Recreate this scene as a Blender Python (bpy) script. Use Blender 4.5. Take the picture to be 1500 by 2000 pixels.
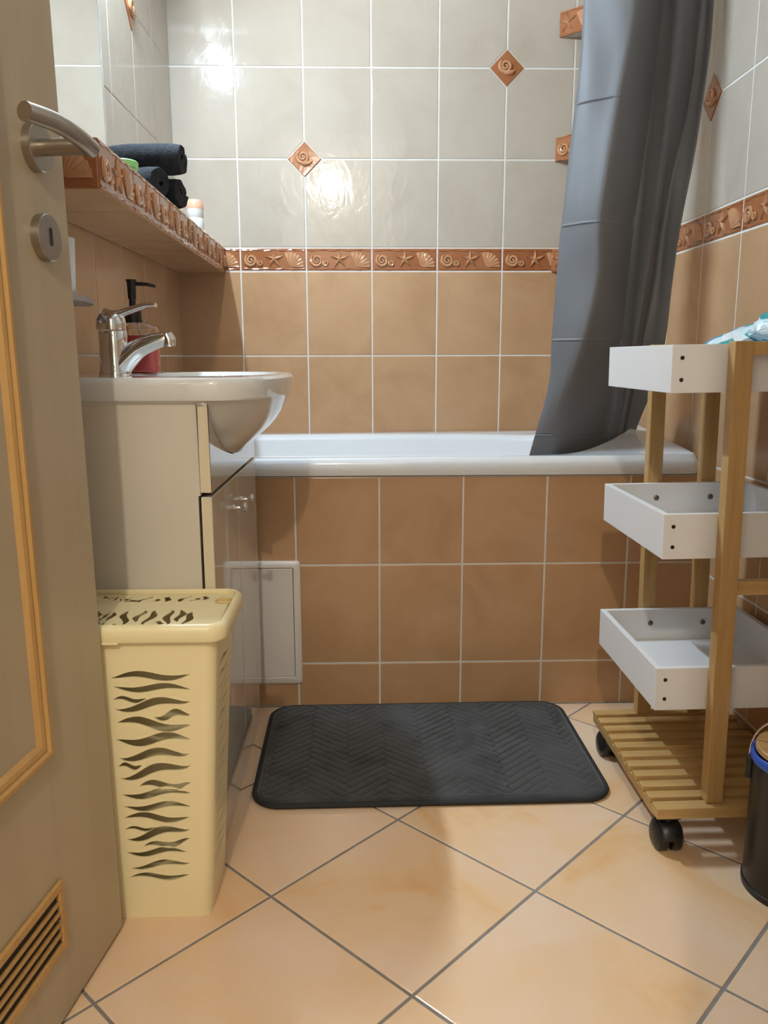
import bpy, bmesh, math, random
from mathutils import Vector, Matrix, noise
random.seed(7)
for o in list(bpy.data.objects): bpy.data.objects.remove(o)
SC = bpy.context.scene
COL = SC.collection
PI = math.pi

# ------------------------------------------------------------ camera
cam_d = bpy.data.cameras.new('camera'); cam = bpy.data.objects.new('camera', cam_d); COL.objects.link(cam)
pitch, yaw, roll = -.1885, .0241, -.0021
fw = Vector((math.sin(yaw)*math.cos(pitch), math.cos(yaw)*math.cos(pitch), math.sin(pitch)))
rt = Vector((math.cos(yaw), -math.sin(yaw), 0)); up = rt.cross(fw)
r2 = rt*math.cos(roll) + up*math.sin(roll); u2 = up*math.cos(roll) - rt*math.sin(roll)
M = Matrix((r2, u2, -fw)).transposed().to_4x4(); M.translation = Vector((.582, -2.617, .865))
cam.matrix_world = M
cam_d.sensor_fit = 'HORIZONTAL'; cam_d.sensor_width = 36; cam_d.lens = 1583/1500*36
cam_d.clip_start = .02
SC.camera = cam

# ------------------------------------------------------------ world and exposure
w = bpy.data.worlds.new('world'); SC.world = w; w.use_nodes = True
w.node_tree.nodes['Background'].inputs[0].default_value = (.9, .85, .78, 1)
w.node_tree.nodes['Background'].inputs[1].default_value = .3
vs = SC.view_settings
vs.view_transform = 'Standard'; vs.look = 'None'; vs.gamma = 1; vs.use_curve_mapping = False
vs.exposure = 0.0
HALL_POWER, HALL_COL = 57, (1, .91, .775)
MIRROR_POWER, MIRROR_COL = 36, (.67, .84, 1)

# ------------------------------------------------------------ materials
def newmat(name):
    m = bpy.data.materials.new(name); m.use_nodes = True
    nt = m.node_tree; return m, nt, nt.nodes['Principled BSDF']
def coords(nt, rnd=True):
    tc = nt.nodes.new('ShaderNodeTexCoord'); v = tc.outputs['Object']
    if rnd:
        oi = nt.nodes.new('ShaderNodeObjectInfo')
        mul = nt.nodes.new('ShaderNodeMath'); mul.operation = 'MULTIPLY'; mul.inputs[1].default_value = 37.0
        nt.links.new(oi.outputs['Random'], mul.inputs[0])
        ad = nt.nodes.new('ShaderNodeVectorMath'); ad.operation = 'ADD'
        nt.links.new(v, ad.inputs[0]); nt.links.new(mul.outputs[0], ad.inputs[1]); v = ad.outputs[0]
    return v
def noise_n(nt, v, scale, detail=3, dist=0, rough=.5, scl=None):
    if scl:
        mp = nt.nodes.new('ShaderNodeMapping'); mp.inputs['Scale'].default_value = scl
        nt.links.new(v, mp.inputs[0]); v = mp.outputs[0]
    n = nt.nodes.new('ShaderNodeTexNoise'); nt.links.new(v, n.inputs['Vector'])
    n.inputs['Scale'].default_value = scale; n.inputs['Detail'].default_value = detail
    n.inputs['Distortion'].default_value = dist; n.inputs['Roughness'].default_value = rough
    return n.outputs['Fac']
def ramp(nt, fac, stops):
    r = nt.nodes.new('ShaderNodeValToRGB'); e = r.color_ramp.elements
    while len(e) < len(stops): e.new(.5)
    for el, (p, c) in zip(e, stops): el.position = p; el.color = (*c, 1)
    nt.links.new(fac, r.inputs[0]); return r.outputs[0]
def bump(nt, bs, fac, strength, dist=.002, prev=None):
    b = nt.nodes.new('ShaderNodeBump'); b.inputs['Strength'].default_value = strength; b.inputs['Distance'].default_value = dist
    nt.links.new(fac, b.inputs['Height'])
    if prev: nt.links.new(prev, b.inputs['Normal'])
    nt.links.new(b.outputs[0], bs.inputs['Normal']); return b.outputs[0]
def plain(name, c, rough=.5, metal=0, var=.04, vscale=8, bmp=0, bscale=40, coat=0, spec=.5):
    m, nt, bs = newmat(name)
    v = coords(nt)
    col = ramp(nt, noise_n(nt, v, vscale, 3), [(.3, tuple(max(0, x*(1-var)) for x in c)), (.7, tuple(min(1, x*(1+var)) for x in c))])
    nt.links.new(col, bs.inputs['Base Color'])
    bs.inputs['Roughness'].default_value = rough; bs.inputs['Metallic'].default_value = metal
    bs.inputs['Coat Weight'].default_value = coat; bs.inputs['Specular IOR Level'].default_value = spec
    if bmp: bump(nt, bs, noise_n(nt, v, bscale, 4), bmp)
    return m
def tile_mat(name, stops, rough, wave=.16, scale=6):
    m, nt, bs = newmat(name); v = coords(nt)
    f = noise_n(nt, v, scale, 5, .6, .6)
    nt.links.new(ramp(nt, f, stops), bs.inputs['Base Color'])
    bs.inputs['Roughness'].default_value = rough
    p = bump(nt, bs, noise_n(nt, v, 15, 3, 2.2, .5, (1, .55, 1)), wave, .004)
    bump(nt, bs, noise_n(nt, v, 60, 3), .03, .001, p)
    return m
def wood_mat(name, c1, c2, rough=.4, scl=(1, 1, 14), scale=9):
    m, nt, bs = newmat(name); v = coords(nt)
    f = noise_n(nt, v, scale, 5, .7, .6, scl)
    nt.links.new(ramp(nt, f, [(.3, c1), (.7, c2)]), bs.inputs['Base Color'])
    bs.inputs['Roughness'].default_value = rough
    bump(nt, bs, f, .05, .001); return m
MT = {}
MT['cream_tile'] = tile_mat('cream_tile', [(.25, (.455, .385, .305)), (.5, (.495, .425, .345)), (.75, (.52, .45, .37))], .085)
MT['terra_tile'] = tile_mat('terra_tile', [(.25, (.43, .245, .122)), (.5, (.50, .297, .157)), (.78, (.545, .34, .19))], .2, .10)
MT['band_tile'] = tile_mat('band_tile', [(.3, (.31, .105, .038)), (.7, (.39, .155, .065))], .14, .12)
MT['relief'] = tile_mat('relief_glaze', [(.3, (.47, .215, .10)), (.7, (.58, .31, .165))], .12, .1, 20)
MT['floor_tile'] = tile_mat('floor_tile', [(.26, (.78, .44, .19)), (.40, (.82, .56, .33)), (.55, (.83, .60, .41)), (.75, (.84, .66, .50))], .13, .12, 3.2)
MT['grout'] = plain('wall_grout', (.72, .69, .63), .8, 0, .05, 30)
MT['floor_grout'] = plain('floor_grout', (.24, .22, .20), .85, 0, .15, 30)
MT['paint'] = plain('white_paint', (.78, .76, .72), .8, 0, .02, 3)
MT['hall_floor'] = plain('hall_floor', (.45, .34, .24), .5, 0, .1, 3)
MT['enamel'] = plain('white_enamel', (.70, .71, .72), .08, 0, .01, 3, coat=.3)
MT['ceramic'] = plain('white_ceramic', (.70, .69, .66), .06, 0, .01, 3, coat=.4)
MT['laminate'] = plain('cream_laminate', (.66, .60, .50), .3, 0, .02, 4)
MT['gloss_door'] = plain('glossy_cream_front', (.56, .52, .45), .06, 0, .015, 4, coat=.5)
MT['edge_band'] = plain('cream_edge_band', (.72, .63, .45), .3, 0, .02, 5)
MT['dark'] = plain('dark_gap', (.02, .018, .015), .7)  # near-black for dark parts and for shade painted into openings
MT['hatch'] = plain('hatch_plastic', (.74, .69, .64), .3, 0, .02, 5)
MT['chrome'] = plain('chrome', (.80, .80, .80), .07, 1, .01)
MT['steel'] = plain('brushed_steel', (.42, .37, .31), .32, 1, .05, 60, .05, 200)
MT['screw'] = plain('bronze_screw', (.16, .12, .09), .35, .8)
MT['hole'] = plain('screw_socket', (.03, .022, .016), .5, .5)
MT['door_wood'] = wood_mat('pale_maple_laminate', (.44, .355, .235), (.50, .41, .28), .38, (1, 1, .06), 16)
MT['mould'] = wood_mat('beech_moulding', (.48, .27, .085), (.56, .335, .12), .35, (8, 8, .6), 12)
MT['bamboo'] = wood_mat('bamboo', (.42, .245, .085), (.55, .345, .135), .38, (10, 10, .8), 8)
MT['bamboo_x'] = wood_mat('bamboo_slat', (.46, .275, .095), (.60, .39, .16), .38, (.8, 10, 10), 8)
MT['tray'] = plain('white_board', (.74, .73, .72), .4, 0, .01, 6)
MT['rubber'] = plain('black_plastic', (.012, .012, .012), .38)
MT['binblack'] = plain('black_bin_metal', (.012, .011, .010), .3, 0, .1, 6, .05, 300)
MT['lidwood'] = wood_mat('bamboo_lid', (.42, .22, .075), (.52, .30, .12), .4, (1, 9, 9), 9)
MT['bluebag'] = plain('blue_bag', (.03, .09, .42), .3, 0, .1, 30, .3, 40)
MT['hamper'] = plain('ivory_plastic', (.88, .77, .46), .32, 0, .015, 6, .06, 250)
MT['curtain'] = plain('grey_curtain', (.125, .125, .13), .55, 0, .05, 5, .08, 120)
MT['towel'] = plain('black_towel', (.011, .012, .016), .95, 0, .5, 80, 1.0, 220)
MT['green'] = plain('green_plastic', (.33, .66, .24), .4)
MT['white_plastic'] = plain('white_plastic', (.75, .75, .74), .35)
MT['peach'] = plain('peach_cap', (.72, .40, .26), .35)
MT['amber'] = plain('amber_plastic', (.62, .32, .08), .3)
MT['black_pump'] = plain('black_pump', (.006, .006, .006), .4)
MT['soap'] = plain('pink_soap', (.62, .075, .07), .25, 0, .04, 12)
MT['latch'] = plain('ochre_latch', (.66, .46, .15), .4)
MT['dish'] = plain('satin_grey_metal', (.42, .40, .40), .35, .35)
MT['matbind'] = plain('mat_binding', (.020, .022, .022), .8, 0, .1, 80, .3, 200)
def mk():
    m, nt, bs = newmat('charcoal_velvet'); v = coords(nt, False)
    f = noise_n(nt, v, 9, 5, 1.0, .6)
    nt.links.new(ramp(nt, f, [(.32, (.022, .023, .023)), (.5, (.045, .047, .046)), (.7, (.058, .060, .058))]), bs.inputs['Base Color'])
    bs.inputs['Roughness'].default_value = .9; bs.inputs['Sheen Weight'].default_value = .35; bs.inputs['Sheen Roughness'].default_value = .4
    bump(nt, bs, noise_n(nt, v, 400, 2), .4, .001); return m
MT['mat'] = mk()
def mk():
    m, nt, bs = newmat('mirror_glass'); bs.inputs['Base Color'].default_value = (.86, .88, .88, 1)
    bs.inputs['Metallic'].default_value = 1; bs.inputs['Roughness'].default_value = .01; return m
MT['mirror'] = mk()
def mk(name, c, rough=.03):
    m, nt, bs = newmat(name); bs.inputs['Base Color'].default_value = (*c, 1)
    bs.inputs['Transmission Weight'].default_value = 1; bs.inputs['Roughness'].default_value = rough; bs.inputs['IOR'].default_value = 1.3; return m
MT['bottle'] = mk('clear_bottle', (.93, .88, .86)); MT['clear'] = mk('clear_plastic', (.9, .92, .92), .1)
MT['edgeglass'] = plain('mirror_edge_glint', (.84, .92, .96), .08, .3)  # pale blue colour holds the bright reflection along the bevel
def mk():
    m, nt, bs = newmat('printed_film'); v = coords(nt)
    vo = nt.nodes.new('ShaderNodeTexVoronoi'); vo.inputs['Scale'].default_value = 38; nt.links.new(v, vo.inputs['Vector'])
    sp = nt.nodes.new('ShaderNodeSeparateColor'); nt.links.new(vo.outputs['Color'], sp.inputs[0])
    c = ramp(nt, sp.outputs[0], [(0, (.62, .76, .80)), (.4, (.78, .82, .84)), (.62, (.10, .32, .50)), (.8, (.06, .33, .36))])
    c.node.color_ramp.interpolation = 'CONSTANT'
    nt.links.new(c, bs.inputs['Base Color']); bs.inputs['Roughness'].default_value = .25
    bump(nt, bs, noise_n(nt, v, 45, 3, 1), .6, .006); return m
MT['film'] = mk()
def mk(name, c, s):
    m, nt, bs = newmat(name); bs.inputs['Base Color'].default_value = (*c, 1); bs.inputs['Emission Color'].default_value = (*c, 1)
    bs.inputs['Emission Strength'].default_value = s; return m
MT['glow'] = mk('lamp_diffuser', (.93, .97, 1), 1.0)

# ------------------------------------------------------------ mesh helpers
def finish(bm, name, smooth=None):
    bmesh.ops.recalc_face_normals(bm, faces=bm.faces)
    me = bpy.data.meshes.new(name); bm.to_mesh(me); bm.free()
    if smooth is not None:
        me.polygons.foreach_set('use_smooth', [True]*len(me.polygons)); me.set_sharp_from_angle(angle=math.radians(smooth))
    return me
def bx(bm, x0, x1, y0, y1, z0, z1, bev=0, seg=2):
    b = bmesh.new(); bmesh.ops.create_cube(b, size=1)
    for v in b.verts: v.co = Vector((x0+(v.co.x+.5)*(x1-x0), y0+(v.co.y+.5)*(y1-y0), z0+(v.co.z+.5)*(z1-z0)))
    if bev: bmesh.ops.bevel(b, geom=list(b.edges), offset=bev, segments=seg, profile=.5, affect='EDGES')
    t = bpy.data.meshes.new('t'); b.to_mesh(t); b.free(); bm.from_mesh(t); bpy.data.meshes.remove(t); return bm
def box(x0, x1, y0, y1, z0, z1, bev=0, seg=2): return bx(bmesh.new(), x0, x1, y0, y1, z0, z1, bev, seg)
def loft(loops, cap0=True, cap1=True, closed=True, bm=None):
    bm = bm or bmesh.new(); R = []
    for L in loops: R.append([bm.verts.new(p) for p in L])
    n = len(R[0])
    for a, b in zip(R, R[1:]):
        for i in range(n if closed else n-1):
            j = (i+1) % n
            bm.faces.new((a[i], a[j], b[j], b[i]))
    if cap0: bm.faces.new(R[0][::-1])
    if cap1: bm.faces.new(R[-1])
    return bm
def lathe(prof, c=(0, 0, 0), seg=32, axis='z', bm=None, caps=True):
    L = []
    for r, h in prof:
        ring = []
        for i in range(seg):
            a = 2*PI*i/seg; p = (r*math.cos(a), r*math.sin(a), h)
            if axis == 'x': p = (h, r*math.cos(a), r*math.sin(a))
            if axis == 'y': p = (r*math.cos(a), h, r*math.sin(a))
            ring.append(Vector(p)+Vector(c))
        L.append(ring)
    return loft(L, caps, caps, True, bm)
def tube(path, rad, seg=10, bm=None, flat=None):
    path = [Vector(p) for p in path]; n = len(path)
    rad = rad if isinstance(rad, (list, tuple)) else [rad]*n
    L = []; prev = None
    for i, p in enumerate(path):
        t = (path[min(i+1, n-1)]-path[max(i-1, 0)]).normalized()
        if prev is None:
            a = Vector((0, 0, 1)) if abs(t.z) < .9 else Vector((0, 1, 0))
            u = t.cross(a).normalized()
        else:
            u = (prev - t*prev.dot(t)).normalized()
        prev = u; v = t.cross(u)
        fl = flat[i] if flat else 1
        L.append([p + u*(rad[i]*math.cos(2*PI*k/seg)) + v*(rad[i]*fl*math.sin(2*PI*k/seg)) for k in range(seg)])
    return loft(L, True, True, True, bm)
def prism(poly, z0, z1, bm=None):
    return loft([[(x, y, z0) for x, y in poly], [(x, y, z1) for x, y in poly]], bm=bm)
def catmull(pts, k=6):
    pts = [Vector(p) for p in pts]; out = []
    for i in range(len(pts)-1):
        p0, p1, p2, p3 = pts[max(i-1, 0)], pts[i], pts[i+1], pts[min(i+2, len(pts)-1)]
        for j in range(k):
            t = j/k
            out.append(.5*((2*p1)+(p2-p0)*t+(2*p0-5*p1+4*p2-p3)*t*t+(3*p1-p0-3*p2+p3)*t**3))
    out.append(pts[-1]); return out
def rrect(x0, x1, y0, y1, r, k=5):
    P = []
    for cx, cy, a0 in ((x1-r, y1-r, 0), (x0+r, y1-r, 90), (x0+r, y0+r, 180), (x1-r, y0+r, 270)):
        for i in range(k+1):
            a = math.radians(a0+90*i/k); P.append((cx+r*math.cos(a), cy+r*math.sin(a)))
    return P
def holed(outer, holes, t):
    """flat board in the xy plane, thickness t (z from -t/2 to t/2), with openings cut through"""
    cu = bpy.data.curves.new('c', 'CURVE'); cu.dimensions = '2D'; cu.fill_mode = 'BOTH'; cu.extrude = t/2
    for P in [outer]+holes:
        s = cu.splines.new('POLY'); s.points.add(len(P)-1)
        for q, (x, y) in zip(s.points, P): q.co = (x, y, 0, 1)
        s.use_cyclic_u = True
    o = bpy.data.objects.new('c', cu); COL.objects.link(o)
    dg = bpy.context.evaluated_depsgraph_get()
    me = bpy.data.meshes.new_from_object(o.evaluated_get(dg))
    bpy.data.objects.remove(o); bpy.data.curves.remove(cu)
    bm = bmesh.new(); bm.from_mesh(me); bpy.data.meshes.remove(me)
    bmesh.ops.remove_doubles(bm, verts=bm.verts, dist=1e-5); return bm

# ------------------------------------------------------------ object helpers
def tag(o, label=None, cat=None, group=None, kind=None):
    if label: o['label'] = label
    if cat: o['category'] = cat
    if group: o['group'] = group
    if kind: o['kind'] = kind
    return o
def link(name, data, parent=None, loc=(0, 0, 0)):
    o = bpy.data.objects.new(name, data); COL.objects.link(o); o.location = loc
    if parent: o.parent = parent
    return o
def root(name, loc, label, cat, group=None, rz=0):
    o = link(name, None, None, loc); o.empty_display_size = .05; o.rotation_euler.z = rz
    return tag(o, label, cat, group)
def org(o):
    v = Vector((0, 0, 0))
    while o: v += o.location; o = o.parent
    return v
def part(name, bm, mat, parent=None, smooth=None, label=None):
    """mesh given in world coordinates (before the thing's own rotation); origin moved to its centre"""
    me = finish(bm, name, smooth) if isinstance(bm, bmesh.types.BMesh) else bm
    me.materials.clear(); me.materials.append(MT[mat])
    n = len(me.vertices); xs = [v.co.copy() for v in me.vertices]
    lo = Vector([min(p[i] for p in xs) for i in range(3)]); hi = Vector([max(p[i] for p in xs) for i in range(3)])
    c = (lo+hi)/2; me.transform(Matrix.Translation(-c))
    o = link(name, me, parent, c-(org(parent) if parent else Vector()))
    if label: o['label'] = label
    return o
def thing(name, bm, mat, label, cat, group=None, smooth=None):
    return tag(part(name, bm, mat, None, smooth), label, cat, group)
def again(o, parent, off):
    c = o.copy(); COL.objects.link(c); c.parent = parent; c.location = o.location+Vector(off); return c
def struct(name, bm, mat):
    me = finish(bm, name); me.materials.append(MT[mat]); return tag(link(name, me), kind='structure')

# frames on surfaces: columns U, V, N
def frame(o, U, V):
    U = Vector(U); V = Vector(V); N = U.cross(V); m = Matrix((U, V, N)).transposed().to_4x4(); m.translation = Vector(o); return m
CACHE = {}
def clip(poly, nx, ny, d):
    out = []
    for i in range(len(poly)):
        a, b = poly[i], poly[(i+1) % len(poly)]
        da, db = a[0]*nx+a[1]*ny-d, b[0]*nx+b[1]*ny-d
        if da <= 0: out.append(a)
        if da*db < 0:
            t = da/(da-db); out.append((a[0]+(b[0]-a[0])*t, a[1]+(b[1]-a[1])*t))
    return out
def tile(name, poly, fr, mat, parent, th=.004, edge=.0016):
    """one tile: a slab with softened top edges; poly in the frame's plane; shared mesh for like shapes"""
    cx = sum(p[0] for p in poly)/len(poly); cy = sum(p[1] for p in poly)/len(poly)
    key = (mat, th, tuple((round(p[0]-cx, 4), round(p[1]-cy, 4)) for p in poly))
    if key not in CACHE:
        L = [(p[0]-cx, p[1]-cy) for p in poly]; n = len(L)
        def inset(d):
            out = []
            for i in range(n):
                p0, p, p1 = Vector(L[i-1]), Vector(L[i]), Vector(L[(i+1) % n])
                e0 = (p-p0).normalized(); e1 = (p1-p).normalized()
                n0 = Vector((-e0.y, e0.x)); n1 = Vector((-e1.y, e1.x)); b = n0+n1
                k = 2/(b.length_squared) if b.length_squared > .2 else 1
                out.append(p+b*(d*k))
            return out
        rings = [[(p.x, p.y, z) for p in inset(d)] for d, z in ((0, -.002), (0, th-edge*.6), (edge*.35, th-edge*.2), (edge, th))]
        me = finish(loft(rings, False, True), name); me.materials.append(MT[mat]); CACHE[key] = me
    o = bpy.data.objects.new(name, CACHE[key]); COL.objects.link(o); o.parent = parent
    o.matrix_local = Matrix.Translation(-org(parent)) @ fr @ Matrix.Translation((cx, cy, 0)); return o
def rect(a, b, c, d): return [(a, c), (b, c), (b, d), (a, d)]

# ------------------------------------------------------------ relief motifs of the shell tiles
def spiral_bm(R, tr, turns=2.1, tail=False, flip=1):
    pts = []; rad = []
    N = 34
    for i in range(N):
        t = i/(N-1); a = turns*2*PI*t; r = R*(1-t)**.9*.78+R*.04
        pts.append((flip*r*math.cos(a+2.2), r*math.sin(a+2.2), .0015+.002*t)); rad.append(tr*(1-.6*t)*(min(1, .35+t*9)))
    return tube(pts, rad, 6)
def star_bm(R):
    bm = bmesh.new(); ctr = bm.verts.new((0, 0, .0065)); ring = []
    for i in range(10):
        a = 2*PI*i/10+.25
        if i % 2 == 0: ring.append((bm.verts.new((R*math.cos(a+.12), R*math.sin(a+.12), .0022)), bm.verts.new((R*.5*math.cos(a), R*.5*math.sin(a), .0058))))
        else: ring.append((bm.verts.new((R*.30*math.cos(a), R*.30*math.sin(a), .0012)), None))
    for i in range(0, 10, 2):
        tip, mid = ring[i]; l = ring[i-1][0]; r = ring[(i+1) % 10][0]
        for q in ((ctr, l, mid), (l, tip, mid), (mid, tip, r), (ctr, mid, r)): bm.faces.new(q)
        base = [bm.verts.new((v.co.x, v.co.y, -.001)) for v in (l, tip, r)]
        bm.faces.new((l, base[0], base[1], tip)); bm.faces.new((tip, base[1], base[2], r))
    return bm
def scallop_bm(R):
    bm = bmesh.new(); nA, rows = 21, [.12, .35, .6, .82, 1.0]; G = []
    for j, f in enumerate(rows):
        row = []
        for i in range(nA):
            t = i/(nA-1); a = math.radians(112-112*t)
            rib = .5+.5*math.cos(2*PI*t*7)
            rr = R*f*(1+.05*rib*(f > .9)); h = .0008+.0040*math.sin(PI*min(1, f*.9))*math.sin(PI*(.08+.84*t))+.0030*rib*f
            row.append(bm.verts.new((rr*math.cos(a), rr*math.sin(a), h)))
        G.append(row)
    G.append([bm.verts.new((v.co.x*1.02, v.co.y*1.02, -.001)) for v in G[-1]])
    for a, b in zip(G, G[1:]):
        for i in range(nA-1): bm.faces.new((a[i], a[i+1], b[i+1], b[i]))
    bm.faces.new([r[0] for r in G][::-1]); bm.faces.new([r[-1] for r in G]); bm.faces.new(G[0])
    return bm
def cone_bm(R):
    bm = spiral_bm(R, R*.25, 2.0)
    tube([(-R*.55, -R*.62, .0005), (R*.1, -R*.85, .0015), (R*.75, -R*.75, .0015), (R*1.3, -R*.45, .0005)], [R*.08, R*.26, R*.30, R*.05], 7, bm); return bm
RM = {}
for k, b in (('snail_relief', spiral_bm(.023, .0056, 2.0)), ('small_snail_relief', spiral_bm(.0115, .0040, 1.5)), ('starfish_relief', star_bm(.030)), ('scallop_relief', scallop_bm(.043)), ('cone_shell_relief', cone_bm(.0235))):
    RM[k] = finish(b, k, 50); RM[k].materials.append(MT['relief'])
def motif(k, t, x, y, rz=0, z=.0038, s=1):
    o = bpy.data.objects.new(k, RM[k]); COL.objects.link(o); o.parent = t
    o.location = (x, y, z); o.rotation_euler.z = rz; o.scale = (s, s, s)
LIP = {}
def band(poly, fr, parent, ph=0, lips=True):
    """band tile with snail, starfish and scallop; motifs that would cross a cut edge are left off"""
    t = tile('band_tile', poly, fr, 'band_tile', parent)
    xs = [p[0] for p in poly]; ys = [p[1] for p in poly]; x0, x1 = min(xs), max(xs); w = x1-x0; cx = sum(xs)/len(xs)
    for k, a, b, r, s in (('snail_relief', .030, -.002, .018, 1), ('small_snail_relief', .058, -.010, .009, 1), ('starfish_relief', .101, .001, .022, 1), ('scallop_relief', .150, -.022, .030, 1)):
        if a-r >= ph-.012 and a+r <= ph+w+.018: motif(k, t, x0-cx+a-ph, b, 0, .0036, s)
    if lips:   # wavy raised border along the lower and upper edge
        for sgn in (-1, 1):
            key = (round(w, 3), sgn, ph)
            if key not in LIP:
                n = max(4, int(w/.01)); h = (max(ys)-min(ys))/2-.005
                pts = [(-w/2+.004+(w-.008)*i/n, sgn*(h-.0015*math.sin(i*1.1)), .0030+.0008*math.sin(i*1.7)) for i in range(n+1)]
                LIP[key] = finish(tube(pts, .0028, 5), 'wavy_border', 60); LIP[key].materials.append(MT['band_tile'])
            o = bpy.data.objects.new('wavy_border', LIP[key]); COL.objects.link(o); o.parent = t; o.location = ((x0+x1)/2-cx, 0, 0)
    return t
def diamond(fr, u, v, parent, s=.0505):
    t = tile('diamond_tile', [(u, v-s), (u+s, v), (u, v+s), (u-s, v)], fr, 'band_tile', parent, .006)
    motif('cone_shell_relief', t, -.004, .005, 0, .0056, 1)

# ------------------------------------------------------------ the room shell
W, G = .203, .0045
XR, YF, ZC = 1.395, -2.32, 2.5
ZB2, ZB3, H = 1.198, 1.128, .2575
rows_up = [ZB2+i*H for i in range(6)]
rows_dn = [ZB3-i*H for i in range(5)]+[0]
def wall_rows():
    R = [('cream_tile', z0, min(z0+H, ZC)) for z0 in rows_up[:-1]]
    R += [('band_tile', ZB3, ZB2)]
    R += [('terra_tile', max(z-H, 0), z) for z in rows_dn[:-1]]
    return R
def build_wall(name, bmw, fr, u0, ulen, first, diamonds, skip, mirror_u=False):
    wl = struct(name, bmw, 'grout')
    n = int(math.ceil((ulen-first)/W))+1
    cuts = [0]+[first+i*W for i in range(n)]; cuts = [c for c in cuts if c < ulen-.004]+[ulen]
    for mat, z0, z1 in wall_rows():
        for a, b in zip(cuts, cuts[1:]):
            if b-a < .012 or z1-z0 < .012 or skip(a, b, z0, z1): continue
            poly = rect(a+G/2, b-G/2, z0+G/2, z1-G/2)
            for du, dv in diamonds:
                s = .0545
                for sx in (-1, 1):
                    for sy in (-1, 1):
                        if (abs((a if sx > 0 else b)-du) < .01) and abs((z0 if sy > 0 else z1)-dv) < .01:
                            poly = clip(poly, -sx, -sy, -(sx*du+sy*dv+s))
            if mat == 'band_tile': band(poly, fr, wl, 0 if b-a > .15 or a > 0 else W-(b-a))
            else: tile('wall_tile', poly, fr, mat, wl)
    for du, dv in diamonds: diamond(fr, du, dv, wl)
    return wl
T = .004; GR = .0028   # tile bed behind the tile face; grout stands just behind the face
FB = frame((0, T, 0), (1, 0, 0), (0, 0, 1))
build_wall('wall_back', box(-.15, 1.55, T-GR, .14, 0, ZC), FB, 0, XR, W, [(2*W, ZB2+H), (5*W, ZB2+2*H)], lambda a, b, z0, z1: z1 < .60 or b < .02)
FL = frame((.012-T, YF, 0), (0, 1, 0), (0, 0, 1)); lenL = -YF
build_wall('wall_left', box(-.14, .012-T+GR, YF, T-GR, 0, ZC), FL, 0, lenL, lenL-11*W, [(lenL-2*W, ZB2+2*H)],
    lambda a, b, z0, z1: (a+YF > -.70 and z1 < .60) or (z0 > 1.1 and z1 < 1.21 and a+YF > -1.2))
FR = frame((XR+T, 0, 0), (0, -1, 0), (0, 0, 1))
build_wall('wall_right', box(XR+T-GR, 1.55, YF, T-GR, 0, ZC), FR, 0, lenL, W, [(3*W, ZB2+H)],
    lambda a, b, z0, z1: b < .72 and z1 < .60)
# bath front panel
YP = -.6937; XO = .008
FP = frame((.012, YP+T, 0), (1, 0, 0), (0, 0, 1))
wp = struct('wall_bath_front', box(.012, XR, YP+T-GR, YP+.06, 0, .585), 'grout')
pc = [0]+[XO+.203*i-.012 for i in range(1, 7)]+[XR-.012]
for z0, z1 in ((0, .114), (.114, .367), (.367, .585)):
    for a, b in zip(pc, pc[1:]): tile('wall_tile', rect(a+G/2, b-G/2, z0+G/2, z1-G/2), FP, 'terra_tile', wp)
# floor with square tiles laid on the diagonal
fl = struct('floor', box(-.14, 1.55, YF-.1, .14, -.06, -T+GR), 'floor_grout')
ang, S, FO = .7819, .3074, (.6428, -1.645)
A = Vector((-math.cos(ang), math.sin(ang))); B = Vector((math.sin(ang), math.cos(ang))); O2 = Vector(FO)
FF = frame((0, 0, -T), (1, 0, 0), (0, 1, 0)); g = .0025
for i in range(-9, 10):
    for j in range(-9, 10):
        P = [O2+A*(S*(i+a))+B*(S*(j+b)) for a, b in ((0, 0), (0, 1), (1, 1), (1, 0))]
        c = sum(P, Vector((0, 0)))/4
        P = [c+(p-c)*(1-g*2/S) for p in P]; poly = [(p.x, p.y) for p in P]
        for nx, ny, d in ((1, 0, XR-.001), (-1, 0, -.013), (0, 1, YP-.002), (0, -1, -(YF-.1))): poly = clip(poly, nx, ny, d) if len(poly) > 2 else []
        q = []
        for p in poly:
            if not q or (Vector(p)-Vector(q[-1])).length > .004: q.append(p)
        if len(q) > 1 and (Vector(q[0])-Vector(q[-1])).length < .004: q.pop()
        if len(q) < 3: continue
        area = abs(sum(q[k-1][0]*q[k][1]-q[k][0]*q[k-1][1] for k in range(len(q))))/2
        if area > .0006: tile('floor_tile', q, FF, 'floor_tile', fl, .004, .0015)
struct('ceiling', box(-.15, 1.55, YF-.1, .14, ZC, ZC+.1), 'paint')
# wall with the doorway the photograph is taken through, and the hall beyond
b = bmesh.new(); dx0, dx1, dz = .082, .768, 2.12
bx(b, -.15, dx0, YF-.1, YF, 0, ZC); bx(b, dx1, 1.55, YF-.1, YF, 0, ZC); bx(b, dx0, dx1, YF-.1, YF, dz, ZC)
struct('wall_front', b, 'paint')
b = bmesh.new(); bx(b, dx0-.06, dx0, YF-.11, YF+.005, 0, dz+.06, .003); bx(b, dx1, dx1+.06, YF-.11, YF+.005, 0, dz+.06, .003); bx(b, dx0, dx1, YF-.11, YF+.005, dz, dz+.06, .003)
struct('trim_1', b, 'door_wood')
struct('floor_hall', box(-.7, 2.0, -4.2, YF-.1, -.06, 0), 'hall_floor')
struct('ceiling_hall', box(-.7, 2.0, -4.2, YF-.1, ZC, ZC+.1), 'paint')
b = bmesh.new(); bx(b, -.8, -.7, -4.3, YF-.1, 0, ZC); struct('wall_hall_left', b, 'paint')
b = bmesh.new(); bx(b, 2.0, 2.1, -4.3, YF-.1, 0, ZC); struct('wall_hall_right', b, 'paint')
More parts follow.
